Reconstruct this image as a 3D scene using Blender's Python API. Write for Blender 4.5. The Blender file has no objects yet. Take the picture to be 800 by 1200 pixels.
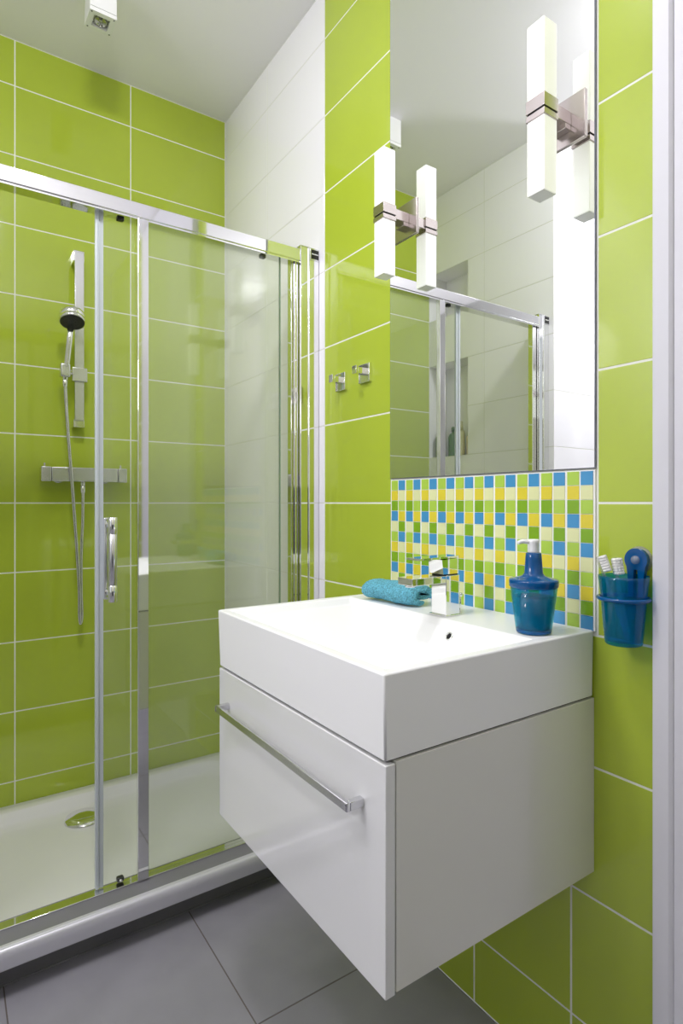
import bpy, bmesh, math, random
from mathutils import Vector, Matrix
random.seed(7)
C = bpy.context.scene.collection
PI = math.pi

# ------------------------------------------------------------------ dimensions (metres)
XR = 1.015      # face of the mirror wall
YB = 2.39       # face of the shower back wall
XL = -0.20      # left wall of the shower alcove
YN = 1.594      # return wall beside the alcove (faces the room)
XW = -1.60      # far left wall of the room
YF = -1.20      # wall behind the camera
ZC = 2.822      # ceiling
EYE = 1.157
MY0, MY1 = 0.634, 1.246   # mirror / mosaic column

# ------------------------------------------------------------------ materials
def new_mat(name):
    m = bpy.data.materials.new(name); m.use_nodes = True
    nt = m.node_tree
    return m, nt, nt.nodes['Principled BSDF']

def pmat(name, col, rough=0.4, metal=0.0, bump=None, spec=None, coat=0.0, var=None, trans=0.0, ior=None):
    """bump = (scale, strength, distance); var = (scale, amount)"""
    m, nt, b = new_mat(name)
    b.inputs['Base Color'].default_value = (*col, 1)
    b.inputs['Roughness'].default_value = rough
    b.inputs['Metallic'].default_value = metal
    if spec is not None: b.inputs['Specular IOR Level'].default_value = spec
    if coat: b.inputs['Coat Weight'].default_value = coat; b.inputs['Coat Roughness'].default_value = 0.03
    if trans: b.inputs['Transmission Weight'].default_value = trans
    if ior: b.inputs['IOR'].default_value = ior
    if bump or var:
        tc = nt.nodes.new('ShaderNodeTexCoord')
    if bump:
        n = nt.nodes.new('ShaderNodeTexNoise'); n.inputs['Scale'].default_value = bump[0]
        n.inputs['Detail'].default_value = 3
        bp = nt.nodes.new('ShaderNodeBump'); bp.inputs['Strength'].default_value = bump[1]
        bp.inputs['Distance'].default_value = bump[2]
        nt.links.new(tc.outputs['Object'], n.inputs['Vector'])
        nt.links.new(n.outputs['Fac'], bp.inputs['Height'])
        nt.links.new(bp.outputs['Normal'], b.inputs['Normal'])
    if var:
        n = nt.nodes.new('ShaderNodeTexNoise'); n.inputs['Scale'].default_value = var[0]
        n.inputs['Detail'].default_value = 4
        r = nt.nodes.new('ShaderNodeMapRange')
        r.inputs['From Min'].default_value = 0.3; r.inputs['From Max'].default_value = 0.7
        r.inputs['To Min'].default_value = 1 - var[1]; r.inputs['To Max'].default_value = 1 + var[1]
        mx = nt.nodes.new('ShaderNodeVectorMath'); mx.operation = 'SCALE'
        mx.inputs[0].default_value = col
        nt.links.new(tc.outputs['Object'], n.inputs['Vector'])
        nt.links.new(n.outputs['Fac'], r.inputs['Value'])
        nt.links.new(r.outputs['Result'], mx.inputs['Scale'])
        nt.links.new(mx.outputs['Vector'], b.inputs['Base Color'])
    return m

def sheer(name, tint, body, mixbody, rough=0.05, ior=1.45):
    """see-through plastic or pane glass: tinted transparency + a little body colour + fresnel reflection"""
    m = bpy.data.materials.new(name); m.use_nodes = True
    nt = m.node_tree; nt.nodes.clear(); N = nt.nodes.new; L = nt.links.new
    out = N('ShaderNodeOutputMaterial'); tr = N('ShaderNodeBsdfTransparent'); df = N('ShaderNodeBsdfDiffuse')
    gl = N('ShaderNodeBsdfGlossy'); lw = N('ShaderNodeLayerWeight'); pw = N('ShaderNodeMath'); fr = N('ShaderNodeMapRange'); m1 = N('ShaderNodeMixShader'); m2 = N('ShaderNodeMixShader')
    tr.inputs['Color'].default_value = (*tint, 1); df.inputs['Color'].default_value = (*body, 1)
    gl.inputs['Roughness'].default_value = rough; lw.inputs['Blend'].default_value = 0.5; pw.operation = 'POWER'; pw.inputs[1].default_value = 4.5
    f0 = ((ior - 1) / (ior + 1)) ** 2; fr.inputs['To Min'].default_value = f0; fr.inputs['To Max'].default_value = 0.95
    L(lw.outputs['Facing'], pw.inputs[0]); L(pw.outputs[0], fr.inputs['Value'])
    m1.inputs['Fac'].default_value = mixbody
    L(tr.outputs[0], m1.inputs[1]); L(df.outputs[0], m1.inputs[2])
    L(fr.outputs[0], m2.inputs['Fac']); L(m1.outputs[0], m2.inputs[1]); L(gl.outputs[0], m2.inputs[2])
    L(m2.outputs[0], out.inputs['Surface'])
    return m

GREEN = (0.415, 0.52, 0.045)
M = {}
M['green'] = pmat('green_glazed_tile', GREEN, 0.07, bump=(7, 0.35, 0.0012), var=(3, 0.04), ior=1.62)
M['white_tile'] = pmat('white_glazed_tile', (0.88, 0.865, 0.92), 0.08, bump=(6, 0.35, 0.0012), ior=1.6)
M['grout'] = pmat('pale_grout', (0.80, 0.81, 0.72), 0.8)
M['grout_w'] = pmat('white_wall_grout', (0.66, 0.66, 0.62), 0.8)
M['paint'] = pmat('grey_wall_paint', (0.42, 0.42, 0.43), 0.7)
M['room_grey'] = pmat('grey_room_wall', (0.08, 0.08, 0.085), 0.5)
M['ceiling'] = pmat('ceiling_paint', (0.90, 0.88, 0.94), 0.8, bump=(120, 0.1, 0.001))
M['floor'] = pmat('grey_stone_tile', (0.27, 0.262, 0.295), 0.42, bump=(60, 0.15, 0.001), var=(9, 0.06))
M['floor_grout'] = pmat('brown_grey_grout', (0.13, 0.11, 0.105), 0.8)
M['step_tile'] = pmat('grey_step_tile', (0.19, 0.185, 0.205), 0.4, bump=(60, 0.15, 0.001), var=(9, 0.06))
M['ceramic'] = pmat('white_ceramic', (0.88, 0.88, 0.88), 0.25, spec=0.22)
M['acrylic'] = pmat('white_acrylic', (0.86, 0.85, 0.87), 0.12)
M['lacquer'] = pmat('white_gloss_lacquer', (0.77, 0.77, 0.77), 0.09, coat=0.6)
M['carcass'] = pmat('white_carcass_board', (0.72, 0.715, 0.66), 0.12, coat=0.5)
M['shadow_gap'] = pmat('dark_cabinet_inside', (0.12, 0.12, 0.12), 0.7)
M['chrome'] = pmat('polished_chrome', (0.86, 0.86, 0.87), 0.045, 1.0)
M['satin'] = pmat('satin_chrome', (0.70, 0.70, 0.72), 0.22, 1.0)
M['alu'] = pmat('pale_anodised_aluminium', (0.64, 0.63, 0.70), 0.32, 0.35)
M['seal'] = pmat('translucent_grey_seal', (0.52, 0.56, 0.60), 0.25)
M['nickel'] = pmat('brushed_nickel', (0.55, 0.50, 0.48), 0.24, 1.0)
M['opal'] = pmat('white_opal_glass', (0.93, 0.93, 0.92), 0.18, coat=0.3)
M['lit_opal'] = pmat('lit_opal_glass', (0.93, 0.93, 0.92), 0.18, coat=0.3)
_b = M['lit_opal'].node_tree.nodes['Principled BSDF']; _b.inputs['Emission Color'].default_value = (1.0, 0.985, 0.955, 1); _b.inputs['Emission Strength'].default_value = 0.40
M['mirror'] = pmat('mirror_silver', (0.93, 0.945, 0.93), 0.0, 1.0)
M['mirror_edge'] = pmat('mirror_edge', (0.22, 0.23, 0.30), 0.2, 0.5)
M['glass'] = sheer('clear_shower_glass', (0.990, 0.996, 0.990), (0.88, 0.92, 0.89), 0.022, 0.0, 1.5)
M['glass_edge'] = pmat('green_glass_edge', (0.30, 0.42, 0.38), 0.15)
M['black'] = pmat('black_plastic', (0.012, 0.012, 0.012), 0.3)
M['hole'] = pmat('dark_opening', (0.01, 0.01, 0.01), 0.8)
M['white_metal'] = pmat('white_powder_coat', (0.86, 0.86, 0.88), 0.3)
M['lamp_glass'] = pmat('halogen_reflector', (0.45, 0.46, 0.40), 0.15, 0.8)
M['towel'] = pmat('turquoise_terry', (0.14, 0.46, 0.60), 0.95, bump=(300, 1.0, 0.006), var=(280, 0.45))
M['blue_plastic'] = pmat('blue_plastic', (0.0, 0.075, 0.25), 0.10)
M['blue_sheer'] = sheer('blue_translucent_plastic', (0.24, 0.80, 0.94), (0.0, 0.22, 0.44), 0.18, 0.06)
M['cup_sheer'] = sheer('blue_translucent_cup', (0.16, 0.70, 0.90), (0.0, 0.21, 0.48), 0.18, 0.08)
M['soap'] = pmat('teal_liquid_soap', (0.0, 0.42, 0.39), 0.25)
M['pump_white'] = pmat('white_pump_plastic', (0.88, 0.88, 0.88), 0.25)
M['clear_plastic'] = sheer('clear_plastic', (0.93, 0.93, 0.93), (0.8, 0.8, 0.8), 0.25, 0.05)
M['bristle'] = pmat('white_bristles', (0.88, 0.87, 0.85), 0.6, bump=(300, 0.8, 0.003))
M['bottle_green'] = pmat('dark_green_bottle', (0.04, 0.13, 0.04), 0.2)
M['bottle_cream'] = pmat('cream_bottle', (0.80, 0.78, 0.55), 0.3)
M['bottle_pink'] = pmat('pale_pink_bottle', (0.75, 0.62, 0.56), 0.3)
M['casing'] = pmat('white_door_paint', (0.66, 0.655, 0.70), 0.4)
MOS = {
    'b': pmat('mosaic_blue', (0.065, 0.30, 0.57), 0.12),
    'y': pmat('mosaic_yellow', (0.74, 0.62, 0.05), 0.12),
    'c': pmat('mosaic_cream', (0.76, 0.78, 0.42), 0.12),
    'l': pmat('mosaic_light_green', (0.42, 0.62, 0.08), 0.12),
    'd': pmat('mosaic_dark_green', (0.22, 0.42, 0.02), 0.12)}

# ------------------------------------------------------------------ mesh helpers
class MB:
    def __init__(self): self.bm = bmesh.new()
    def face(self, pts, mi=0, smooth=False):
        vs = [self.bm.verts.new(p) for p in pts]
        f = self.bm.faces.new(vs); f.material_index = mi; f.smooth = smooth
        return f
    def box(self, x0, x1, y0, y1, z0, z1, mi=0, bev=0.0, seg=2):
        g = bmesh.ops.create_cube(self.bm, size=1.0)
        vs = g['verts']
        for v in vs:
            v.co = Vector(((x0 + x1) / 2 + v.co.x * (x1 - x0), (y0 + y1) / 2 + v.co.y * (y1 - y0), (z0 + z1) / 2 + v.co.z * (z1 - z0)))
        fs = set(f for v in vs for f in v.link_faces)
        for f in fs: f.material_index = mi
        if bev:
            es = list(set(e for v in vs for e in v.link_edges))
            r = bmesh.ops.bevel(self.bm, geom=es, offset=bev, segments=seg, profile=0.5, affect='EDGES')
            for f in r['faces']: f.smooth = True; f.material_index = mi
        return self
    def lathe(self, prof, origin=(0, 0, 0), axis=(0, 0, 1), n=40, mi=0, smooth=True):
        """prof: list of (r, h); h along the axis"""
        q = Vector((0, 0, 1)).rotation_difference(Vector(axis).normalized()).to_matrix()
        O = Vector(origin); rings = []
        for r, h in prof:
            if r < 1e-6:
                rings.append([self.bm.verts.new(O + q @ Vector((0, 0, h)))])
            else:
                rings.append([self.bm.verts.new(O + q @ Vector((r * math.cos(2 * PI * k / n), r * math.sin(2 * PI * k / n), h))) for k in range(n)])
        for a, b in zip(rings, rings[1:]):
            for k in range(n):
                k2 = (k + 1) % n
                if len(a) == 1 and len(b) == 1: continue
                if len(a) == 1: vs = [a[0], b[k2], b[k]]
                elif len(b) == 1: vs = [a[k], a[k2], b[0]]
                else: vs = [a[k], a[k2], b[k2], b[k]]
                f = self.bm.faces.new(vs); f.smooth = smooth; f.material_index = mi
        return self
    def cyl(self, p0, p1, r, n=24, mi=0, r1=None, bev=0.0008):
        p0 = Vector(p0); p1 = Vector(p1); L = (p1 - p0).length; r1 = r if r1 is None else r1
        b = min(bev, r * .4)
        self.lathe([(0, 0), (r - b, 0), (r, b), (r1, L - b), (r1 - b, L), (0, L)], p0, p1 - p0, n, mi)
        return self
    def tube(self, pts, r, n=12, mi=0, sub=8, rfun=None):
        P = [Vector(p) for p in pts]; Q = []
        for i in range(len(P) - 1):      # catmull-rom
            a = P[max(i - 1, 0)]; b = P[i]; c = P[i + 1]; d = P[min(i + 2, len(P) - 1)]
            for s in range(sub):
                t = s / sub
                Q.append(0.5 * ((2 * b) + (c - a) * t + (2 * a - 5 * b + 4 * c - d) * t * t + (3 * b - a - 3 * c + d) * t ** 3))
        Q.append(P[-1]); rings = []
        up = Vector((0, 1, 0.01))
        for i, p in enumerate(Q):
            T = (Q[min(i + 1, len(Q) - 1)] - Q[max(i - 1, 0)]).normalized()
            s = T.cross(up).normalized(); u2 = s.cross(T)
            rr = rfun(i / (len(Q) - 1)) if rfun else r
            rings.append([self.bm.verts.new(p + rr * (s * math.cos(2 * PI * k / n) + u2 * math.sin(2 * PI * k / n))) for k in range(n)])
        for a, b in zip(rings, rings[1:]):
            for k in range(n):
                f = self.bm.faces.new([a[k], a[(k + 1) % n], b[(k + 1) % n], b[k]]); f.smooth = True; f.material_index = mi
        for rg in (rings[0][::-1], rings[-1]):
            f = self.bm.faces.new(rg); f.material_index = mi
        return self
    def prism(self, prof, axis, a0, a1, mi=0, smooth=False):
        """closed 2D profile extruded along 'x' 'y' or 'z'"""
        def P(p, a):
            return {'x': (a, p[0], p[1]), 'y': (p[0], a, p[1]), 'z': (p[0], p[1], a)}[axis]
        A = [self.bm.verts.new(P(p, a0)) for p in prof]; B = [self.bm.verts.new(P(p, a1)) for p in prof]
        n = len(prof)
        for k in range(n):
            f = self.bm.faces.new([A[k], A[(k + 1) % n], B[(k + 1) % n], B[k]]); f.material_index = mi; f.smooth = smooth
        self.bm.faces.new(A[::-1]).material_index = mi; self.bm.faces.new(B).material_index = mi
        return self
    def build(self, name, mats, parent=None, loc=None, normals=True):
        if normals: bmesh.ops.recalc_face_normals(self.bm, faces=self.bm.faces)
        off = Vector(loc) if loc else (Vector(parent['_o']) if parent and '_o' in parent else Vector((0, 0, 0)))
        for v in self.bm.verts: v.co -= off
        me = bpy.data.meshes.new(name); self.bm.to_mesh(me); self.bm.free()
        for m in (mats if isinstance(mats, (list, tuple)) else [mats]): me.materials.append(m)
        o = bpy.data.objects.new(name, me); C.objects.link(o)
        if parent is not None:
            o.parent = parent
            if '_o' in parent: pass
        if loc: o.location = loc
        o['_o'] = tuple(off)
        return o

def thing(name, label, cat, loc, group=None):
    o = bpy.data.objects.new(name, None); C.objects.link(o); o.location = loc
    o.empty_display_size = 0.03
    o['_o'] = tuple(loc); o['label'] = label; o['category'] = cat
    if group: o['group'] = group
    return o
def tag(o, label, cat, group=None):
    o['label'] = label; o['category'] = cat
    if group: o['group'] = group
    return o
def struct(name, mb, mats, parent=None, **k):
    o = mb.build(name, mats, parent, **k)
    if parent is None: o['kind'] = 'structure'
    return o

def slab(mb, O, A, B, N, a0, a1, b0, b1, mi, gap=0.003, lip=0.0014, inset=0.0012):
    """one tile: raised face with a sloped edge, standing 'lip' proud of the grout; face lies in the plane through O"""
    g = gap / 2
    def P(a, b, d): return O + A * a + B * b + N * d
    a0, a1 = sorted((a0, a1)); b0, b1 = sorted((b0, b1))
    o = [(a0 + g, b0 + g), (a1 - g, b0 + g), (a1 - g, b1 - g), (a0 + g, b1 - g)]
    i = [(a0 + g + inset, b0 + g + inset), (a1 - g - inset, b0 + g + inset), (a1 - g - inset, b1 - g - inset), (a0 + g + inset, b1 - g - inset)]
    vo = [mb.bm.verts.new(P(*p, -lip)) for p in o]; vi = [mb.bm.verts.new(P(*p, 0)) for p in i]
    flip = A.cross(B).dot(N) < 0
    def F(vs): mb.bm.faces.new(vs[::-1] if flip else vs).material_index = mi
    F(vi)
    for k in range(4): F([vo[k], vo[(k + 1) % 4], vi[(k + 1) % 4], vi[k]])
def backing(mb, O, A, B, N, a0, a1, b0, b1, mi, d=-0.0006):
    def P(a, b): return O + A * a + B * b + N * d
    vs = [mb.bm.verts.new(P(*p)) for p in ((a0, b0), (a1, b0), (a1, b1), (a0, b1))]
    if A.cross(B).dot(N) < 0: vs = vs[::-1]
    mb.bm.faces.new(vs).material_index = mi

ex, ey, ez = Vector((1, 0, 0)), Vector((0, 1, 0)), Vector((0, 0, 1))
ROWS = [0.0] + [0.157 + 0.25 * k for k in range(11)] + [ZC]

# ------------------------------------------------------------------ setting
# mirror wall (right): white tiles in the shower, green tiles outside it
mb = MB(); O = Vector((XR, 0, 0))
backing(mb, O, ey, ez, -ex, 1.586, YB, 0, ZC, 3)
backing(mb, O, ey, ez, -ex, YF, 1.586, 0, ZC, 2)
for z0, z1 in zip(ROWS, ROWS[1:]):
    for y0, y1 in ((1.586, 1.991), (1.991, YB)):
        slab(mb, O, ey, ez, -ex, y0, y1, z0, z1, 1, gap=0.002)
    if z1 < 0.95:
        ys = [YF, -0.91, -0.51, -0.11, 0.29, 0.690, 0.943, 1.343, 1.586]
        for y0, y1 in zip(ys, ys[1:]): slab(mb, O, ey, ez, -ex, y0, y1, z0, z1, 0)
    else:
        ys = [YF, -0.966, -0.566, -0.166, 0.234, 0.634]
        for y0, y1 in zip(ys, ys[1:]): slab(mb, O, ey, ez, -ex, y0, y1, z0, z1, 0)
        slab(mb, O, ey, ez, -ex, MY1, 1.586, z0, z1, 0)
        if z0 > 2.5: slab(mb, O, ey, ez, -ex, MY0, MY1, max(z0, 2.705), z1, 0)
wall_right = struct('wall_right', mb, [M['green'], M['white_tile'], M['grout'], M['grout_w']], normals=False)

# mosaic panel: 20 columns x 11 rows of small glass tiles
mb = MB(); keys = ['l', 'y', 'd', 'b', 'c']; mats = [MOS[k] for k in keys] + [pmat('white_mosaic_grout', (0.86, 0.86, 0.83), 0.7)]
my0, my1, mz1 = 0.6365, 1.2435, 1.2205
seqA = 'lydbclydbcl'; seqB = 'bclydbclydb'
pair = (my1 - my0 - 0.003) / 10; th = 0.0276; tw = (pair - 0.0062) / 2
mb.box(XR - 0.0030, XR + 0.0005, my0, my1, mz1 - 11 * th - 0.002, mz1, 5)
MO = Vector((XR - 0.0042, 0, 0))
for p in range(10):
    yl = my1 - 0.0035 - p * pair
    for c, seq in ((0, seqA), (1, seqB)):
        ya = yl - c * (tw + 0.0022)
        for r in range(11):
            z = mz1 - 0.002 - r * th
            slab(mb, MO, ey, ez, -ex, ya - tw, ya, z - th, z, keys.index(seq[r]), gap=0.0009, lip=0.0014, inset=0.0005)
mos = mb.build('mosaic_panel', mats, wall_right, normals=False)
mos['label'] = 'checkered panel of small blue, yellow, cream and green mosaic tiles'

# back wall of the shower
mb = MB(); O = Vector((0, YB, 0))
backing(mb, O, ex, ez, -ey, XL - 0.13, XR, 0, ZC, 1)
for z0, z1 in zip(ROWS, ROWS[1:]):
    for x0, x1 in ((0.613, XR - 0.001), (0.209, 0.613), (XL, 0.209)):
        slab(mb, O, ex, ez, -ey, x0, x1, z0, z1, 0)
struct('wall_back', mb, [M['green'], M['grout']], normals=False)

# left wall of the alcove with two niches at its far end
mb = MB(); O = Vector((XL, 0, 0)); ND = 0.13; NY = 2.104
niches = [(1.407, 1.907), (2.157, 2.407)]
for z0, z1 in zip(ROWS, ROWS[1:]):
    inn = any(a - .01 < z0 and z1 < b + .01 for a, b in niches)
    ys = [YN, 1.995, NY] if inn else [YN, 1.995, YB]
    for y0, y1 in zip(ys, ys[1:]):
        backing(mb, O, ey, ez, ex, y0, y1, z0, z1, 1)
        slab(mb, O, ey, ez, ex, y0, y1, z0, z1, 0, gap=0.002)
for a, b in niches:
    X0 = XL - ND
    mb.face([(X0, NY, a), (X0, YB, a), (X0, YB, b), (X0, NY, b)])              # back
    mb.face([(X0, NY, a), (XL, NY, a), (XL, YB, a), (X0, YB, a)])              # shelf
    mb.face([(X0, NY, b), (X0, YB, b), (XL, YB, b), (XL, NY, b)])              # head
    mb.face([(X0, NY, a), (X0, NY, b), (XL, NY, b), (XL, NY, a)])              # near cheek
    mb.face([(X0, YB - .001, a), (XL, YB - .001, a), (XL, YB - .001, b), (X0, YB - .001, b)])   # far cheek
struct('wall_left', mb, [M['white_tile'], M['grout_w']], normals=False)

# return wall, facing the room
mb = MB(); O = Vector((0, YN, 0))
backing(mb, O, ex, ez, -ey, XW, XL, 0, ZC, 1)
for z0, z1 in zip(ROWS, ROWS[1:]):
    xs = [XL, -0.6, -1.0, -1.4, XW]
    for x0, x1 in zip(xs, xs[1:]): slab(mb, O, ex, ez, -ey, x0, x1, z0, z1, 0, gap=0.002)
struct('wall_return', mb, [M['white_tile'], M['grout_w']], normals=False)

# room walls behind and left of the camera, with an added window
WY0, WY1, WZ0, WZ1 = 0.15, 1.35, 0.95, 2.45
mb = MB()
for y0, y1, z0, z1 in ((YF, WY0, 0, ZC), (WY1, YN, 0, ZC), (WY0, WY1, 0, WZ0), (WY0, WY1, WZ1, ZC)):
    mb.box(XW - 0.12, XW, y0, y1, z0, z1)
struct('wall_room_left', mb, M['paint'])
mb = MB(); mb.box(XW - 0.12, XR + 0.1, YF - 0.1, YF, 1.3, ZC, 1); mb.box(XW - 0.12, XR + 0.1, YF - 0.1, YF + .008, 0, 1.3)
struct('wall_front', mb, [M['room_grey'], pmat('beige_upper_wall', (0.58, 0.57, 0.44), 0.6)])
mb = MB()
for y0, y1, z0, z1 in ((WY0, WY1, WZ0, WZ0 + .05), (WY0, WY1, WZ1 - .05, WZ1), (WY0, WY0 + .05, WZ0, WZ1), (WY1 - .05, WY1, WZ0, WZ1), (.725, .775, WZ0, WZ1)):
    mb.box(XW - 0.08, XW - 0.03, y0, y1, z0, z1, bev=0.003)
struct('added_window_1', mb, M['white_metal'])  # unseen window, made up to hold a side fill light
mb = MB(); mb.box(XW - 0.2, XR + 0.15, YF - 0.1, YB + 0.1, ZC, ZC + 0.1); struct('ceiling', mb, M['ceiling'])

# floor
mb = MB(); O = Vector((0, 0, 0))
backing(mb, O, ex, ey, ez, XW, XR, YF, YB, 1, d=-0.0008)
pit = 0.4555
xs = [XW] + [0.1165 + pit * k for k in range(-3, 2)] + [XR]
ys = [YF] + [1.172 - pit * k for k in range(5, -1, -1)] + [1.6275]
for x0, x1 in zip(xs, xs[1:]):
    for y0, y1 in zip(ys, ys[1:]):
        if x1 - x0 > .01 and y1 - y0 > .01: slab(mb, O, ex, ey, ez, x0, x1, y0, y1, 0, gap=0.003, lip=0.001, inset=0.0006)
struct('floor', mb, [M['floor'], M['floor_grout']], normals=False)

# tiled step under the shower with a projecting rounded metal nosing
SY, SZ = 1.609, 0.118
mb = MB()
mb.box(XL, XR - .0005, SY, 1.665, 0.0, SZ - .048)
mb.box(XL, XR - .0005, 1.560, 1.665, SZ - .048, SZ + 0.004, bev=0.0008)
mb.box(XL, XR - .0005, SY - 0.003, SY, 0.0, 0.003, 1)
step = struct('trim_1', mb, [M['step_tile'], M['floor']])
step['label'] = 'low grey tiled step in front of the shower'
prof = [(1.570, 0.1222), (1.570, 0.1236), (1.5610, 0.1236), (1.5600, 0.1226), (1.5590, 0.1232)]
for k in range(1, 11):
    a = PI / 2 + k * (PI / 2) / 10
    prof.append((1.5585 + 0.011 * math.cos(a), 0.1035 + 0.0195 * math.sin(a)))
prof += [(1.5480, 0.094), (1.5495, 0.0765), (1.5510, 0.0745), (1.5598, 0.0745), (1.5598, 0.1222)]
mb = MB(); mb.prism(prof, 'x', XL, XR - 0.001)
o = mb.build('step_nosing', M['alu'], step); o['label'] = 'pale rounded metal edge along the step'
for f in o.data.polygons: f.use_smooth = True
o.data.set_sharp_from_angle(angle=math.radians(28))

# door casing on the mirror wall, right edge of the view
mb = MB()
cas = [(XR + .001, 0.5155), (0.986, 0.5155), (0.985, 0.5145), (0.985, 0.489), (0.987, 0.4865), (0.9895, 0.484), (0.992, 0.4835), (0.995, 0.42), (XR + .001, 0.42)]
mb.prism(cas, 'z', 0, 2.815)
cas_o = struct('door_1', mb, M['casing'])
mb = MB(); mb.box(0.998, XR + .001, -0.40, 0.42, 0.005, 2.81, bev=0.002); mb.build('door_leaf', M['casing'], cas_o)

# ------------------------------------------------------------------ shower tray
tray = thing('shower_tray', 'white low shower tray with rounded inner corners behind the glass', 'shower tray', (0.41, 2.03, 0.0))
mb = MB()
def rrect(x0, x1, y0, y1, r, z, n=6):
    pts = []
    for cx, cy, a0 in ((x1 - r, y1 - r, 0), (x0 + r, y1 - r, PI / 2), (x0 + r, y0 + r, PI), (x1 - r, y0 + r, 1.5 * PI)):
        for k in range(n + 1):
            a = a0 + k * PI / 2 / n
            pts.append((cx + r * math.cos(a), cy + r * math.sin(a), z))
    return pts
tx0, tx1, ty0, ty1 = XL + .001, XR - .002, 1.666, YB - .002
loops = [rrect(tx0, tx1, ty0, ty1, .002, 0.002), rrect(tx0, tx1, ty0, ty1, .002, 0.074), rrect(tx0 + .003, tx1 - .003, ty0 + .003, ty1 - .003, .004, 0.077),
         rrect(tx0 + .050, tx1 - .050, ty0 + .04, ty1 - .052, .06, 0.0765), rrect(tx0 + .056, tx1 - .056, ty0 + .046, ty1 - .058, .06, 0.074),
         rrect(tx0 + .068, tx1 - .068, ty0 + .058, ty1 - .070, .07, 0.045), rrect(tx0 + .085, tx1 - .085, ty0 + .075, ty1 - .088, .08, 0.037),
         rrect(0.30, 0.52, 2.12, 2.27, .07, 0.032)]
rings = [[mb.bm.verts.new(p) for p in L] for L in loops]
for a, b in zip(rings, rings[1:]):
    for k in range(len(a)):
        k2 = (k + 1) % len(a); f = mb.bm.faces.new([a[k], a[k2], b[k2], b[k]]); f.smooth = True
mb.bm.faces.new(rings[-1]); mb.bm.faces.new(rings[0][::-1])
o = mb.build('tray_body', M['acrylic'], tray)
mb = MB(); mb.lathe([(0, 0.004), (0.058, 0.004), (0.064, 0.0), (0.0655, 0.006), (0.062, 0.0135), (0.03, 0.0165), (0, 0.017)], (0.410, 2.226, 0.0295), n=48)
mb.build('drain_cover', M['chrome'], tray)

# ------------------------------------------------------------------ shower enclosure
EY = 1.617
enc = thing('shower_enclosure', 'chrome framed sliding glass shower enclosure in front of the green tiled shower', 'shower enclosure', (0.41, EY, SZ + .004))
ZB, ZT = SZ + 0.0045, 1.972
mb = MB(); mb.box(XL + .07, 0.944, EY, EY + 0.042, 1.934, 1.974, bev=0.0025)
mb.box(XL + .07, 0.944, EY + .003, EY + .042, 1.9295, 1.934)
mb.build('top_rail', M['chrome'], enc)
def wall_post(s, xw):
    # s=+1: right wall, profile runs from the wall towards -x
    X = lambda d: xw - s * d
    m_ = MB()
    def bx(d0, d1, y0, y1, z0, z1, bev=.0015):
        a, b = sorted((X(d0), X(d1))); m_.box(a, b, y0, y1, z0, z1, bev=bev)
    bx(0.0015, 0.041, EY + .001, EY + .040, ZB, 1.984)
    bx(0.041, 0.071, EY + .0005, EY + .040, ZB, 1.984)
    bx(0.0385, 0.0435, EY - .004, EY + .006, ZB, 1.984, .0022)
    bx(0.069, 0.072, EY - .0018, EY + .006, ZB, 1.984, .0012)
    p = m_.build('wall_post', M['chrome'], enc)
    m_ = MB()
    bx(0.001, 0.036, EY - .0012, EY + .042, 1.946, 1.9855, .0008)
    bx(0.036, 0.072, EY - .0006, EY + .042, 1.9835, 1.9862, .0006)
    m_.build('end_cap', M['satin'], p)
    m_ = MB(); a, b = sorted((X(0.004), X(0.032)))
    m_.box(a, b, EY - .0022, EY - .0010, 1.951, 1.9805, bev=.0003)
    q = m_.build('logo_badge', M['black'], p); q['label'] = 'small black badge with a white word mark'
    m_ = MB()
    xs_ = [a + .003 + i * .0034 for i in range(7)]
    m_.cyl((xs_[0] + .001, EY - .0026, 1.9665), (xs_[0] + .001, EY - .0020, 1.9665), .0022, 12, bev=.0001)
    for i, xx in enumerate(xs_[1:]):
        h = (.0016, .0013, .0019, .0013, .0016, .0013)[i]
        m_.box(xx - .0004, xx + .0022, EY - .0026, EY - .0020, 1.9660 - h, 1.9660 + h)
    m_.build('logo_mark', M['pump_white'], p)
    m_ = MB()
    bx(0.074, 0.099, EY + .012, EY + .036, ZB, 1.935)
    bx(0.086, 0.0885, EY + .006, EY + .014, ZB, 1.935, .0008)
    m_.build('inner_profile', M['chrome'], enc)
wall_post(1, XR); wall_post(-1, XL)
# bottom track
mb = MB(); mb.box(XL + .05, 0.96, EY + .006, EY + .036, ZB, ZB + 0.0045, bev=0.001); mb.build('bottom_track', M['chrome'], enc)
# fixed pane on the right, with its chrome stile
mb = MB(); mb.box(0.458, 0.930, EY + .012, EY + .018, ZB + .007, 1.932); fx = mb.build('fixed_pane', M['glass'], enc)
mb = MB(); mb.box(0.434, 0.464, EY + .001, EY + .019, ZB + .006, 1.934, bev=0.002)
mb.build('stile', M['chrome'], fx)
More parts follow.
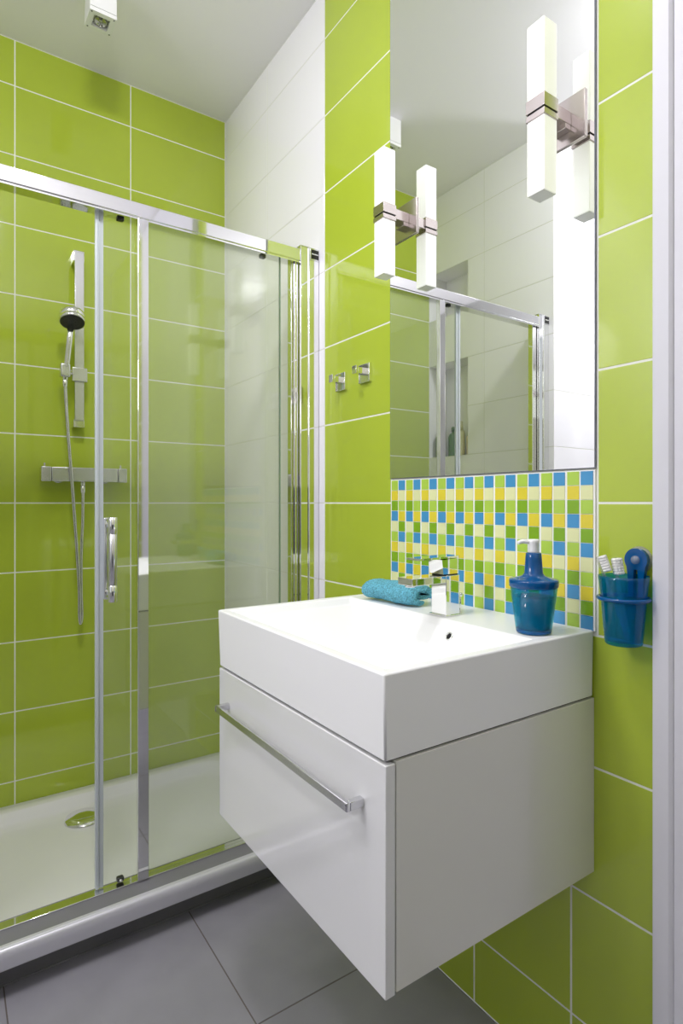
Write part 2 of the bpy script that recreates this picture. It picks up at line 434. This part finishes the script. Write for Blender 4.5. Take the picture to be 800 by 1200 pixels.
# sliding pane
DY = EY + 0.028
mb = MB(); mb.box(0.349, 0.883, DY, DY + .006, ZB + .010, 1.932); dr = mb.build('sliding_pane', M['glass'], enc)
mb = MB(); mb.box(0.883, 0.8865, DY, DY + .006, ZB + .010, 1.932); mb.build('pane_edge', M['glass_edge'], dr)
mb = MB(); mb.box(0.3305, 0.3395, DY - .005, DY + .010, ZB + .008, 1.934, bev=0.002)
mb.box(0.3395, 0.351, DY - .002, DY + .008, ZB + .008, 1.934, bev=0.0015); mb.build('edge_seal', M['seal'], dr)
for x in (0.394, 0.822):
    mb = MB(); mb.box(x - .009, x + .009, DY - .008, DY + .008, 1.9235, 1.932, bev=.002)
    mb.build('roller', M['black'], dr)
for x in (0.394, 0.822):
    mb = MB(); mb.box(x - .0095, x + .0095, DY - .009, DY + .008, ZB + .008, ZB + .021, bev=.004); mb.cyl((x, DY - .0115, ZB + .0145), (x, DY - .009, ZB + .0145), .0036, 16, mi=1)
    mb.build('roller', [M['black'], M['chrome']], dr)
hx = 0.3635
mb = MB(); mb.cyl((hx, DY - .050, 0.898), (hx, DY - .050, 0.942), .0112, 28); mb.cyl((hx, DY - .050, 1.076), (hx, DY - .050, 1.120), .0112, 28)
for z in (0.918, 1.098): mb.cyl((hx - .003, DY - .046, z), (hx - .003, DY, z), .007, 20)
mb.box(hx - .013, hx - .002, DY - .014, DY - .0005, 0.90, 1.118, bev=.002)
mb.cyl((hx, DY - .050, 0.942), (hx, DY - .050, 1.076), .0108, 28, mi=1)
mb.build('handle', [M['chrome'], M['satin']], dr)

# ------------------------------------------------------------------ shower fittings
sr = thing('shower_slide_rail', 'flat vertical chrome slide rail on the green shower wall', 'shower rail', (0.412, YB, 1.44))
mb = MB(); mb.box(0.396, 0.428, 2.322, 2.334, 1.462, 2.086, bev=0.0015); mb.build('bar', M['satin'], sr)
for z0, z1 in ((2.052, 2.092), (1.438, 1.466)):
    mb = MB(); mb.box(0.3935, 0.4305, 2.330, YB, z0, z1, bev=0.0015)
    mb.build('wall_bracket', M['chrome'], sr)
mb = MB(); mb.box(0.386, 0.438, 2.312, 2.340, 1.604, 1.656, bev=0.0025); sl = mb.build('slider', M['satin'], sr)
mb = MB(); mb.cyl((0.372, 2.305, 1.63), (0.388, 2.322, 1.63), .006, 16); mb.box(0.3405, 0.3745, 2.272, 2.304, 1.608, 1.658, bev=0.006, seg=3); mb.build('holder', M['satin'], sl)

hs = thing('hand_shower', 'round chrome hand shower with a long looping hose, clipped to the slide rail', 'hand shower', (0.357, 2.288, 1.60))
hp0 = Vector((0.3575, 2.288, 1.598)); hp1 = Vector((0.3735, 2.262, 1.800))
mb = MB(); mb.lathe([(0, 0), (.0085, 0), (.0095, .004), (.0105, .06), (.0112, .14), (.0105, .205), (0, .205)], hp0, hp1 - hp0, 28); mb.build('handle', M['chrome'], hs)
ax = Vector((-0.05, -0.42, -0.93)).normalized(); hc = Vector((0.3755, 2.252, 1.818))
mb = MB(); mb.lathe([(0, -.020), (.030, -.020), (.041, -.016), (.0435, -.010), (.0435, .006), (.0425, .0068), (.0435, .0078), (.0435, .020), (.042, .022), (.040, .0222)], hc, ax, 48)
hd = mb.build('shower_head', M['chrome'], hs)
mb = MB(); mb.lathe([(0, .019), (.0405, .0195), (.0405, .0215), (.036, .022), (0, .0205)], hc, ax, 48)
q = Vector((0, 0, 1)).rotation_difference(ax).to_matrix()
for rr, n in ((.009, 6), (.019, 12), (.030, 18)):
    for k in range(n):
        a = 2 * PI * k / n; c = hc + q @ Vector((rr * math.cos(a), rr * math.sin(a), .020)); mb.cyl(c, c + ax * .0035, .0017, 8)
mb.build('spray_face', pmat('dark_spray_face', (0.05, 0.05, 0.055), 0.35, 0.3), hs)
hose = [(0.3575, 2.289, 1.600), (0.3600, 2.291, 1.545), (0.368, 2.295, 1.42), (0.380, 2.30, 1.27), (0.391, 2.305, 1.12), (0.402, 2.31, 0.96), (0.409, 2.312, 0.83),
        (0.410, 2.314, 0.745), (0.4145, 2.318, 0.712), (0.4205, 2.325, 0.745), (0.4190, 2.33, 0.83), (0.4200, 2.335, 0.96), (0.4255, 2.338, 1.09), (0.4270, 2.340, 1.185), (0.4265, 2.340, 1.222)]
mb = MB(); mb.tube(hose, .0062, 14, sub=10); mb.build('hose', M['satin'], hs)
mb = MB(); mb.cyl((0.3575, 2.289, 1.575), (0.3575, 2.288, 1.600), .0085, 20); mb.build('hose_nut', M['chrome'], hs)
mb = MB(); mb.cyl((0.427, 2.340, 1.195), (0.4265, 2.340, 1.222), .009, 20); mb.build('hose_nut', M['chrome'], hs)

mx = thing('shower_mixer', 'horizontal chrome bar mixer tap on the green shower wall', 'shower mixer', (0.43, YB, 1.24))
mb = MB(); mb.box(0.318, 0.546, 2.312, 2.358, 1.236, 1.288, bev=0.003)
mb.build('body', M['satin'], mx)
for x0, x1 in ((0.284, 0.317), (0.547, 0.580)):
    mb = MB(); mb.box(x0, x1, 2.311, 2.359, 1.235, 1.289, bev=0.003)
    mb.box(x0 + .010, x0 + .016, 2.33, 2.34, 1.289, 1.302, bev=.001)
    mb.build('knob', M['satin'], mx)
for x in (0.35, 0.51):
    mb = MB(); mb.cyl((x, 2.357, 1.262), (x, YB, 1.262), .013, 24); mb.lathe([(0, 0), (.030, 0), (.030, .006), (.028, .008), (0, .008)], (x, YB, 1.262), (0, -1, 0), 32)
    mb.build('wall_union', M['chrome'], mx)
mb = MB(); mb.cyl((0.4265, 2.340, 1.222), (0.4265, 2.340, 1.238), .0085, 20); mb.build('outlet', M['chrome'], mx)

# ------------------------------------------------------------------ robe hooks
def robe_hook(yc, zc, label):
    t = thing('robe_hook', label, 'hook', (XR, yc, zc - .028), 'square chrome robe hooks on the green wall')
    m_ = MB(); m_.box(XR - .0095, XR - .0001, yc - .026, yc + .026, zc - .027, zc + .027, bev=.0012); m_.build('wall_plate', M['chrome'], t)
    m_ = MB(); m_.box(XR - .036, XR - .009, yc - .009, yc + .009, zc - .004, zc + .014, bev=.001)
    m_.box(XR - .044, XR - .035, yc - .010, yc + .010, zc - .005, zc + .018, bev=.001); m_.build('peg', M['chrome'], t)
robe_hook(1.4835, 1.530, 'square chrome robe hook nearer the shower, left of the pair')
robe_hook(1.3605, 1.534, 'square chrome robe hook nearer the mirror, right of the pair')

# ------------------------------------------------------------------ mirror
mb = MB(); mb.box(XR - .0055, XR + .0004, MY0 + .002, MY1 - .002, 1.2235, 2.70, 1)
f = max((f for f in mb.bm.faces), key=lambda f: -f.calc_center_median().x if abs(f.normal.x) > .9 else -99)
r = bmesh.ops.inset_region(mb.bm, faces=[f], thickness=0.0012, depth=0.0)
f.material_index = 0
o = mb.build('wall_mirror', [M['mirror'], M['mirror_edge']]); tag(o, 'tall frameless rectangular mirror above the mosaic tiles', 'mirror')

# ------------------------------------------------------------------ sconces
def sconce(y0, label):
    x0, w = 0.918, 0.039; y1 = y0 + w; yc = y0 + w / 2; xm = XR - .0057; zc = 1.902
    t = thing('wall_sconce', label, 'wall lamp', (xm, yc, zc - .16), 'square tube wall lamps on the mirror')
    m_ = MB(); m_.box(xm - .004, xm, yc - .046, yc + .046, zc - .046, zc + .046, bev=.0008); m_.build('backplate', M['nickel'], t)
    m_ = MB(); m_.box(xm - .022, xm - .004, yc - .016, yc + .016, zc - .022, zc + .013, bev=.001)
    m_.box(x0 + w, xm - .004, yc - .0165, yc + .0165, zc - .012, zc + .014, bev=.001)
    m_.build('arm', M['nickel'], t)
    m_ = MB(); e = .0016
    m_.box(x0 - e, x0 + w + e, y0 - e, y1 + e, zc - .006, zc + .019, bev=.0005)
    m_.box(x0 - e, x0 + w + e, y0 - e, y1 + e, zc - .021, zc - .010, bev=.0005)
    m_.build('cuff', M['nickel'], t)
    m_ = MB(); m_.box(x0 + .001, x0 + w - .001, y0 + .001, y1 - .001, zc - .011, zc - .005); m_.build('shadow_gap', M['black'], t)
    for a, b in ((1.740, zc - .021), (zc + .019, 2.063)):
        m_ = MB(); m_.box(x0, x0 + w, y0, y1, a, b, bev=.0022, seg=3)
        for f in m_.bm.faces: f.material_index = 1 if abs(f.normal.z) > .9 else 0
        m_.build('glass_shade', [M['lit_opal'], M['opal']], t)
sconce(0.6797, 'twin white glass tube wall lamp on the right side of the mirror')
sconce(1.1575, 'twin white glass tube wall lamp on the left side of the mirror, nearer the shower')

# ------------------------------------------------------------------ washbasin
BX0, BY0, BY1, BZ0, BZ1 = 0.507, 0.6385, 1.2365, 0.794, 0.9176
basin = thing('washbasin', 'thick rectangular white ceramic washbasin on the vanity cabinet', 'washbasin', (0.76, 0.9375, BZ0))
mb = MB()
def rect(x0, x1, y0, y1, z): return [(x0, y0, z), (x1, y0, z), (x1, y1, z), (x0, y1, z)]
XB = XR - .0045
loops = [rect(BX0 + .004, XB, BY0 + .002, BY1 - .002, BZ0), rect(BX0, XB, BY0, BY1, BZ1), rect(BX0 + .020, 0.857, BY0 + .020, BY1 - .020, BZ1 - .0008),
         rect(BX0 + .034, 0.849, BY0 + .032, BY1 - .034, BZ1 - .018), rect(0.585, 0.800, 0.740, 1.010, BZ1 - .094)]
rings = [[mb.bm.verts.new(p) for p in L] for L in loops]
for a, b in zip(rings, rings[1:]):
    for k in range(4): mb.bm.faces.new([a[k], a[(k + 1) % 4], b[(k + 1) % 4], b[k]])
mb.bm.faces.new(rings[-1]); mb.bm.faces.new(rings[0][::-1])
bmesh.ops.recalc_face_normals(mb.bm, faces=mb.bm.faces)
es = [e for e in mb.bm.edges if e.verts[0] not in rings[0] or e.verts[1] not in rings[0]]
rr = bmesh.ops.bevel(mb.bm, geom=es, offset=.0032, segments=3, profile=0.5, affect='EDGES')
for f in rr['faces']: f.smooth = True
mb.build('basin_body', M['ceramic'], basin)
# overflow hole in the rear wall of the bowl
oc = Vector((0.8410, 0.848, 0.888)); on = Vector((-0.84, 0, 0.54)).normalized()
mb = MB(); mb.lathe([(.0062, -.004), (.0062, .0018), (.0072, .0024), (.0088, .0018), (.0092, -.003)], oc, on, 28); mb.build('overflow_ring', M['chrome'], basin)
mb = MB(); mb.lathe([(0, .0004), (.0064, .0004), (.0064, -.003), (0, -.003)], oc, on, 24); mb.build('overflow_hole', M['hole'], basin)
mb = MB(); mb.lathe([(0, .007), (.026, .005), (.030, .001), (.030, -.002), (0, -.002)], (0.69, 0.875, BZ1 - .094), n=36); mb.build('drain', M['chrome'], basin)

# ------------------------------------------------------------------ vanity cabinet
CZ0, CZ1 = 0.458, 0.7935
cab = thing('vanity_cabinet', 'wall-hung white gloss vanity cabinet with one wide drawer', 'cabinet', (0.76, 0.9375, CZ0))
mb = MB(); t_ = .016; x0, x1, y0, y1 = 0.5305, XR - .0015, BY0 + .001, BY1 - .001
mb.box(x0, x1, y0, y0 + t_, CZ0 + .003, CZ1 - .004, bev=.0006); mb.box(x0, x1, y1 - t_, y1, CZ0 + .003, CZ1 - .004, bev=.0006)
mb.box(x0 + .002, x1, y0 + t_, y1 - t_, CZ0 + .003, CZ0 + .019); mb.box(x1 - .016, x1, y0 + t_, y1 - t_, CZ0 + .019, CZ1 - .004)
mb.box(x0 + .002, x1 - .016, y0 + t_, y1 - t_, CZ1 - .020, CZ1 - .004)
mb.build('carcass', M['carcass'], cab)
mb = MB(); mb.box(BX0 + .012, x1 - .01, BY0 + .008, BY1 - .008, CZ1 - .004, CZ1 + .0002); mb.build('shadow_gap', M['shadow_gap'], cab)
mb = MB(); mb.box(0.5105, 0.5285, y0 - .0005, y1 + .0005, CZ0, CZ1 - .006, bev=.0018, seg=3); df = mb.build('drawer_front', M['lacquer'], cab)
mb = MB(); hz = 0.716
mb.box(0.4795, 0.4865, 0.690, 1.188, hz - .0068, hz + .0068, bev=.0012)
for yy in (0.690, 1.178): mb.box(0.4860, 0.5106, yy, yy + .010, hz - .0066, hz + .0066, bev=.001)
for yy in (0.6925, 1.1810): mb.box(0.4785, 0.4800, yy, yy + .0035, hz - .0055, hz + .0055, bev=.0004)
mb.build('handle', M['satin'], df)

# ------------------------------------------------------------------ basin tap
fa = thing('basin_tap', 'square chrome single-lever basin tap with a flat spout', 'tap', (0.892, 0.91, BZ1))
FZ = BZ1 - .0004
mb = MB(); mb.box(0.872, 0.912, 0.888, 0.933, FZ, 1.0035, bev=.0012); mb.box(0.868, 0.916, 0.885, 0.936, FZ, FZ + .003, bev=.0008); mb.build('body', M['chrome'], fa)
mb = MB(); mb.box(0.778, 0.8722, 0.888, 0.933, 0.9885, 1.0035, bev=.001); sp = mb.build('spout', M['chrome'], fa)
mb = MB(); mb.cyl((0.792, 0.9105, 0.9840), (0.792, 0.9105, 0.9888), .011, 24); mb.build('aerator', M['satin'], sp)
mb = MB(); mb.prism([(0.866, 1.0065), (0.914, 1.0065), (0.914, 1.0400), (0.862, 1.0370)], 'y', 0.890, 0.931); lv = mb.build('lever_block', M['chrome'], fa)
mb = MB(); mb.box(0.870, 0.910, 0.892, 0.929, 1.0030, 1.0068); mb.build('shadow_joint', M['black'], fa)
mb = MB(); mb.prism([(0.800, 1.0385), (0.914, 1.0400), (0.914, 1.0445), (0.800, 1.0425)], 'y', 0.890, 0.931); mb.build('lever_plate', M['chrome'], lv)
mb = MB(); mb.cyl((0.926, 0.9, FZ), (0.926, 0.9, 0.955), .0022, 14); mb.lathe([(0, 0), (.004, .001), (.0055, .005), (.004, .009), (0, .010)], (0.926, 0.9, 0.953), n=20); mb.build('pull_rod', M['chrome'], fa)

# ------------------------------------------------------------------ towel: flattened roll of terry cloth
mb = MB()
ty0, ty1, tcx, tcz = 1.006, 1.172, 0.917, BZ1 + .0290
path = []; turns = 1.72; nst = 150
for i in range(nst + 1):
    s = i / nst; a = s * turns * 2 * PI
    A = 0.013 + s * 0.033; Bq = 0.0015 + s * 0.0220
    cx = math.copysign(abs(math.cos(a)) ** 0.9, math.cos(a)) * A; cz = math.sin(a) * Bq - (1 - s) * .002
    path.append(Vector((cx - 0.002, cz + .002 * math.sin(a * .5))))
thk = 0.0052
L_, R_ = [], []
for i, p in enumerate(path):
    T = (path[min(i + 1, nst)] - path[max(i - 1, 0)]).normalized(); n_ = Vector((-T.y, T.x))
    L_.append(p + n_ * thk); R_.append(p - n_ * thk)
cap = []
Te = (path[-1] - path[-2]).normalized(); ne = Vector((-Te.y, Te.x))
for k in range(1, 5):
    a = k * PI / 5; cap.append(path[-1] + ne * thk * math.cos(a) + Te * thk * math.sin(a))
outline = L_ + cap + R_[::-1]
NY_ = 44
rngs = []
for j in range(NY_ + 1):
    v = j / NY_; y = ty0 + (ty1 - ty0) * v
    end = max(0.0, abs(v - .5) * 2 - .86) / .14
    sc = 1 - .16 * end ** 2.2
    ring = []
    for k, p in enumerate(outline):
        wob = .0022 * math.sin(9 * v + k * .05) + .0010 * math.sin(31 * v + k * .11)
        x = tcx + p.x * sc + .006 * (v - .5) * -1 + wob * .6 - .010 * v
        z = tcz + p.y * sc * (1 - .06 * v) + wob * .5
        yy = y + .006 * math.sin(k * .035) * (1 - v) * .8
        z = max(z, BZ1 + .0004)
        ring.append(mb.bm.verts.new((x + random.uniform(-1, 1) * .0009, yy, z + random.uniform(0, 1) * .0010)))
    rngs.append(ring)
nk = len(outline)
for a, b in zip(rngs, rngs[1:]):
    for k in range(nk):
        f = mb.bm.faces.new([a[k], a[(k + 1) % nk], b[(k + 1) % nk], b[k]]); f.smooth = True
for rg in (rngs[0], rngs[-1]):      # end strips between the two sides of the cloth
    nL = len(L_)
    for i in range(nL - 1):
        f = mb.bm.faces.new([rg[i], rg[i + 1], rg[nk - 2 - i], rg[nk - 1 - i]])
    mb.bm.faces.new([rg[nL - 1]] + [rg[nL + c] for c in range(4)] + [rg[nL + 4]])
o = mb.build('hand_towel', M['towel'], loc=(0.915, 1.09, BZ1)); tag(o, 'rolled turquoise terry hand towel behind the basin tap', 'towel')

# ------------------------------------------------------------------ soap dispenser
sd = thing('soap_dispenser', 'translucent blue soap dispenser with white pump on the basin corner', 'soap dispenser', (0.9015, 0.6905, BZ1))
c0 = (0.9015, 0.6905, BZ1 + .0003)
mb = MB(); mb.lathe([(0, 0), (.030, 0), (.0315, .002), (.0325, .008), (.0425, .088), (.0405, .088), (.0305, .008), (0, .006)], c0, n=64); mb.build('bottle', M['blue_sheer'], sd)
mb = MB(); mb.lathe([(0, .0062), (.0298, .0085), (.0372, .066), (.0372, .0665), (0, .0665)], c0, n=64); mb.build('liquid_soap', M['soap'], sd)
mb = MB(); mb.lathe([(0, 0.0006), (.0305, .0008), (.0318, .003), (.0322, .007), (0, .0058)], c0, n=64); mb.build('base', M['blue_plastic'], sd)
mb = MB(); mb.lathe([(.0425, .084), (.0440, .086), (.0442, .096), (.0435, .098), (.038, .0995), (.029, .1015), (.021, .1045), (.0168, .1095), (.0150, .135), (.0138, .146), (.0125, .1475), (0, .1475)], c0, n=64)
mb.build('collar', M['blue_plastic'], sd)
mb = MB(); mb.lathe([(0, .147), (.0095, .147), (.0098, .150), (.0092, .164), (.0100, .165), (.0105, .1705), (.009, .172), (0, .1725)], c0, n=40)
nz = Vector((-0.86, 0.50, 0))
p = Vector(c0) + Vector((0, 0, .1675))
mb.tube([p, p + nz * .012, p + nz * .022 + Vector((0, 0, .0004)), p + nz * .030 + Vector((0, 0, -.0022))], .004, 14, rfun=lambda s: .0048 - .0014 * s)
mb.build('pump', M['pump_white'], sd)

# ------------------------------------------------------------------ tumbler, its suction holder and toothbrushes
cx, cy = 0.9695, 0.5565
cz0 = 0.9135
hd = thing('tumbler_holder', 'blue plastic suction hook and ring holding the tumbler on the green wall', 'tumbler holder', (XR, 0.556, 0.99))
zr = 0.9925
mb = MB(); R0, r0 = .0405, .0032
def torus(m_, c, R, r, n=64, k=12, zs=1.0):
    rg = []
    for i in range(n):
        a = 2 * PI * i / n
        rg.append([m_.bm.verts.new((c[0] + (R + r * math.cos(b)) * math.cos(a), c[1] + (R + r * math.cos(b)) * math.sin(a), c[2] + zs * r * math.sin(b))) for b in [2 * PI * j / k for j in range(k)]])
    for i in range(n):
        for j in range(k):
            f = m_.bm.faces.new([rg[i][j], rg[(i + 1) % n][j], rg[(i + 1) % n][(j + 1) % k], rg[i][(j + 1) % k]]); f.smooth = True
torus(mb, (cx, cy, zr), R0, r0, zs=1.1)
mb.build('ring', M['blue_plastic'], hd)
# hook plate: round head with a slot, two legs down to the ring
hy, hz_ = 0.553, 1.057
mb = MB(); xa, xb = XR - .014, XR - .0055
outer = []
for k in range(25):
    a = math.radians(-35 + 250 * k / 24); outer.append((hy + .0205 * math.cos(a), hz_ + .0205 * math.sin(a)))
outer += [(hy - .0135, 1.020), (hy - .0135, zr), (hy - .0045, zr), (hy - .0045, 1.022), (hy - .003, 1.040), (hy + .003, 1.040), (hy + .0045, 1.022), (hy + .0045, zr), (hy + .0135, zr), (hy + .0135, 1.020)]
mb.prism(outer, 'x', xa, xb)
bmesh.ops.triangulate(mb.bm, faces=[f for f in mb.bm.faces if len(f.verts) > 4])
mb.build('hook_plate', M['blue_plastic'], hd)
mb = MB(); mb.lathe([(0, .0012), (.0235, .0008), (.0240, .0015), (.018, .005), (.008, .006), (.0075, .016), (.006, .0185), (0, .019)], (XR, hy, hz_), (-1, 0, 0), 40); mb.build('suction_cup', M['clear_plastic'], hd)

mb = MB(); mb.lathe([(0, 0), (.0285, 0), (.0300, .002), (.0305, .005), (.0365, .074), (.0372, .080), (.0372, .084), (.0405, .112), (.0410, .118), (.0396, .118), (.0355, .080), (.0288, .006), (0, .004)], (cx, cy, cz0), n=64)
o = mb.build('tumbler', M['cup_sheer'], loc=(cx, cy, cz0)); tag(o, 'translucent blue tumbler with two toothbrushes hanging on the right of the basin', 'tumbler')

def brush(base, top, face, label):
    base, top = Vector(base), Vector(top); T = (top - base).normalized()
    t = thing('toothbrush', label, 'toothbrush', base, 'toothbrushes in the blue tumbler')
    face = (Vector(face) - Vector(face).dot(T) * T).normalized(); side = T.cross(face)
    L = (top - base).length
    def ring(m_, h, w, d):
        c = base + T * h
        return [m_.bm.verts.new(c + side * w * math.cos(a) + face * d * math.sin(a)) for a in [2 * PI * k / 14 for k in range(14)]]
    m_ = MB(); rs = [ring(m_, h, w, d) for h, w, d in ((0, .003, .002), (.004, .0055, .0032), (.05, .0058, .0035), (L - .045, .0036, .0028), (L - .030, .0032, .0025), (L - .028, .0066, .0030), (L - .004, .0074, .0030), (L, .0045, .002))]
    for a, b in zip(rs, rs[1:]):
        for k in range(14): m_.bm.faces.new([a[k], a[(k + 1) % 14], b[(k + 1) % 14], b[k]]).smooth = True
    m_.bm.faces.new(rs[0][::-1]); m_.bm.faces.new(rs[-1])
    m_.build('handle', M['clear_plastic'], t)
    m_ = MB()
    for i in range(6):
        for j in (-1, 0, 1):
            c = base + T * (L - .0265 + i * .0046) + side * (j * .0046) + face * .002
            m_.cyl(c, c + face * (.0125 - .0006 * abs(j)), .0030, 8, bev=.0004)
    m_.build('bristles', M['bristle'], t)
brush((0.9735, 0.549, 0.920), (0.950, 0.5935, 1.0625), (0.35, -1, 0.25), 'clear toothbrush leaning furthest left in the blue tumbler')
brush((0.979, 0.5555, 0.920), (0.9705, 0.5745, 1.061), (-0.5, -0.85, 0.1), 'upright clear toothbrush nearer the suction hook in the blue tumbler')

# ------------------------------------------------------------------ ceiling spotlight
lx0, lx1, ly0, ly1, lz = 0.376, 0.457, 1.949, 2.031, 2.706
sl_ = thing('ceiling_spotlight', 'square white surface-mounted spotlight on the ceiling', 'ceiling light', ((lx0 + lx1) / 2, (ly0 + ly1) / 2, ZC))
mb = MB(); tt = .0165
for a, b, c, d in ((lx0, lx1, ly0, ly0 + tt), (lx0, lx1, ly1 - tt, ly1), (lx0, lx0 + tt, ly0 + tt, ly1 - tt), (lx1 - tt, lx1, ly0 + tt, ly1 - tt)):
    mb.box(a, b, c, d, lz, lz + .0125)
mb.box(lx0 + .0005, lx1 - .0005, ly0 + .0005, ly1 - .0005, lz + .0145, ZC)
for a, b, c, d in ((lx0 + .002, lx1 - .002, ly0 + .002, ly0 + tt), (lx0 + .001, lx1 - .001, ly1 - tt, ly1 - .001), (lx0 + .001, lx0 + tt, ly0 + tt, ly1 - tt), (lx1 - tt, lx1 - .001, ly0 + tt, ly1 - tt)):
    mb.box(a, b, c, d, lz + .0125, lz + .0145, 1)
mb.build('housing', [M['white_metal'], M['shadow_gap']], sl_)
mb = MB(); lc = ((lx0 + lx1) / 2, (ly0 + ly1) / 2, lz + .0135)
mb.lathe([(.0215, -.010), (.0205, -.006), (.012, .0), (0, .0)], lc, n=32)
mb.lathe([(0, -.009), (.005, -.008), (.006, -.003), (.005, 0)], lc, n=20)
mb.build('lamp', M['lamp_glass'], sl_)
for a in (lx0 + .007, lx1 - .007):
    for b in (ly0 + .007, ly1 - .007):
        mb = MB(); mb.lathe([(0, -.0012), (.002, -.001), (.0026, 0), (0, .001)], (a, b, lz), n=14); mb.build('screw', M['shadow_gap'], sl_)

# ------------------------------------------------------------------ bottles in the wall niche (seen in the mirror)
def bottle(x, y, prof, m, capm, label, sx=1.0):
    t = thing('toiletry_bottle', label, 'bottle', (x, y, 1.407), 'toiletries in the shower niche')
    body = [p for p in prof[0]]; m_ = MB(); m_.lathe(body, (x, y, 1.4072), n=32); m_.build('bottle_body', m, t)
    m_ = MB(); m_.lathe(prof[1], (x, y, 1.4072), n=24); m_.build('cap', capm, t)
tall = ([(0, 0), (.024, 0), (.026, .004), (.026, .105), (.020, .122), (.009, .130), (.009, .136), (0, .136)], [(0, .136), (.010, .136), (.010, .158), (.006, .162), (0, .162)])
slim = ([(0, 0), (.019, 0), (.021, .004), (.021, .12), (.017, .135), (.008, .14), (0, .14)], [(0, .14), (.012, .14), (.011, .185), (0, .187)])
pump = ([(0, 0), (.022, 0), (.024, .004), (.024, .10), (.012, .115), (0, .115)], [(0, .115), (.009, .115), (.004, .122), (.004, .150), (.012, .152), (.012, .160), (0, .161)])
bottle(-0.255, 2.262, tall, M['bottle_green'], M['bottle_green'], 'dark green bottle in the niche, reflected in the mirror')
bottle(-0.255, 2.205, slim, M['bottle_cream'], M['bottle_cream'], 'tall slim cream bottle in the niche, reflected in the mirror')
bottle(-0.268, 2.145, pump, M['bottle_pink'], M['bottle_green'], 'pale pink bottle with dark top in the niche, reflected in the mirror')
bottle(-0.240, 2.345, tall, M['bottle_green'], M['black'], 'dark bottle in the niche corner beside the green tiles, reflected in the mirror')

# ------------------------------------------------------------------ lights
def area(name, loc, rot, sx, sy, energy, col=(1, 1, 1)):
    l = bpy.data.lights.new(name, 'AREA'); l.shape = 'RECTANGLE'; l.size = sx; l.size_y = sy; l.energy = energy; l.color = col
    o = bpy.data.objects.new(name, l); C.objects.link(o); o.location = loc; o.rotation_euler = rot
    return o
area('window_fill', (XW - 0.10, (WY0 + WY1) / 2, (WZ0 + WZ1) / 2), (0, -PI / 2, 0), WZ1 - WZ0, WY1 - WY0, 2, (0.96, 0.98, 1.0))  # weak fill light added at the made-up window opening
def point_light(name, loc, r, energy, col=(1, 1, 1)):
    l = bpy.data.lights.new(name, 'POINT'); l.shadow_soft_size = r; l.energy = energy; l.color = col
    o = bpy.data.objects.new(name, l); C.objects.link(o); o.location = loc
point_light('room_fill', (-1.22, 1.08, 2.10), 0.18, 34, (0.985, 0.975, 1.0))  # unseen point light added to brighten the room; no lamp body
area('overhead_fill', (0.13, 0.83, 2.76), (math.radians(28), math.radians(8), 0), 0.18, 0.18, 12.5, (0.985, 0.975, 1.0))  # unseen fill added overhead, tilted towards the shower
area('overhead_fill', (-0.62, 1.15, 2.76), (0, math.radians(-20), 0), 0.22, 0.22, 7, (0.985, 0.975, 1.0))  # second added overhead fill, no fixture, tilted to the mirror wall
area('ceiling_bounce_fill', (-0.15, -0.45, 1.95), (PI, 0, 0), 0.30, 0.30, 15, (0.985, 0.975, 1.0))  # light added behind the camera to brighten the ceiling; no lamp there

w = bpy.data.worlds.new('World'); bpy.context.scene.world = w; w.use_nodes = True
bg = w.node_tree.nodes['Background']; bg.inputs['Color'].default_value = (0.85, 0.92, 1.0, 1); bg.inputs['Strength'].default_value = 0.3

# ------------------------------------------------------------------ camera
cam = bpy.data.cameras.new('camera'); co = bpy.data.objects.new('camera', cam); C.objects.link(co)
co.location = (0, 0, EYE)
yaw = math.atan(465 / 682)
co.rotation_euler = (PI / 2, 0, -yaw)
cam.sensor_fit = 'AUTO'; cam.sensor_width = 36; cam.lens = 682 / 1200 * 36
cam.shift_x = 0; cam.shift_y = -10.5 / 1200; cam.clip_start = 0.02
sc = bpy.context.scene; sc.camera = co
sc.view_settings.view_transform = 'Standard'; sc.view_settings.look = 'None'
sc.view_settings.gamma = 1; sc.view_settings.use_curve_mapping = False
sc.view_settings.exposure = 0.0
sc.cycles.use_denoising = True
sc.cycles.max_bounces = 14; sc.cycles.diffuse_bounces = 7; sc.cycles.glossy_bounces = 8; sc.cycles.transparent_max_bounces = 24; sc.cycles.transmission_bounces = 8
sc.cycles.sample_clamp_indirect = 6; sc.cycles.caustics_reflective = True; sc.cycles.caustics_refractive = False

for o in bpy.data.objects:
    if '_o' in o: del o['_o']
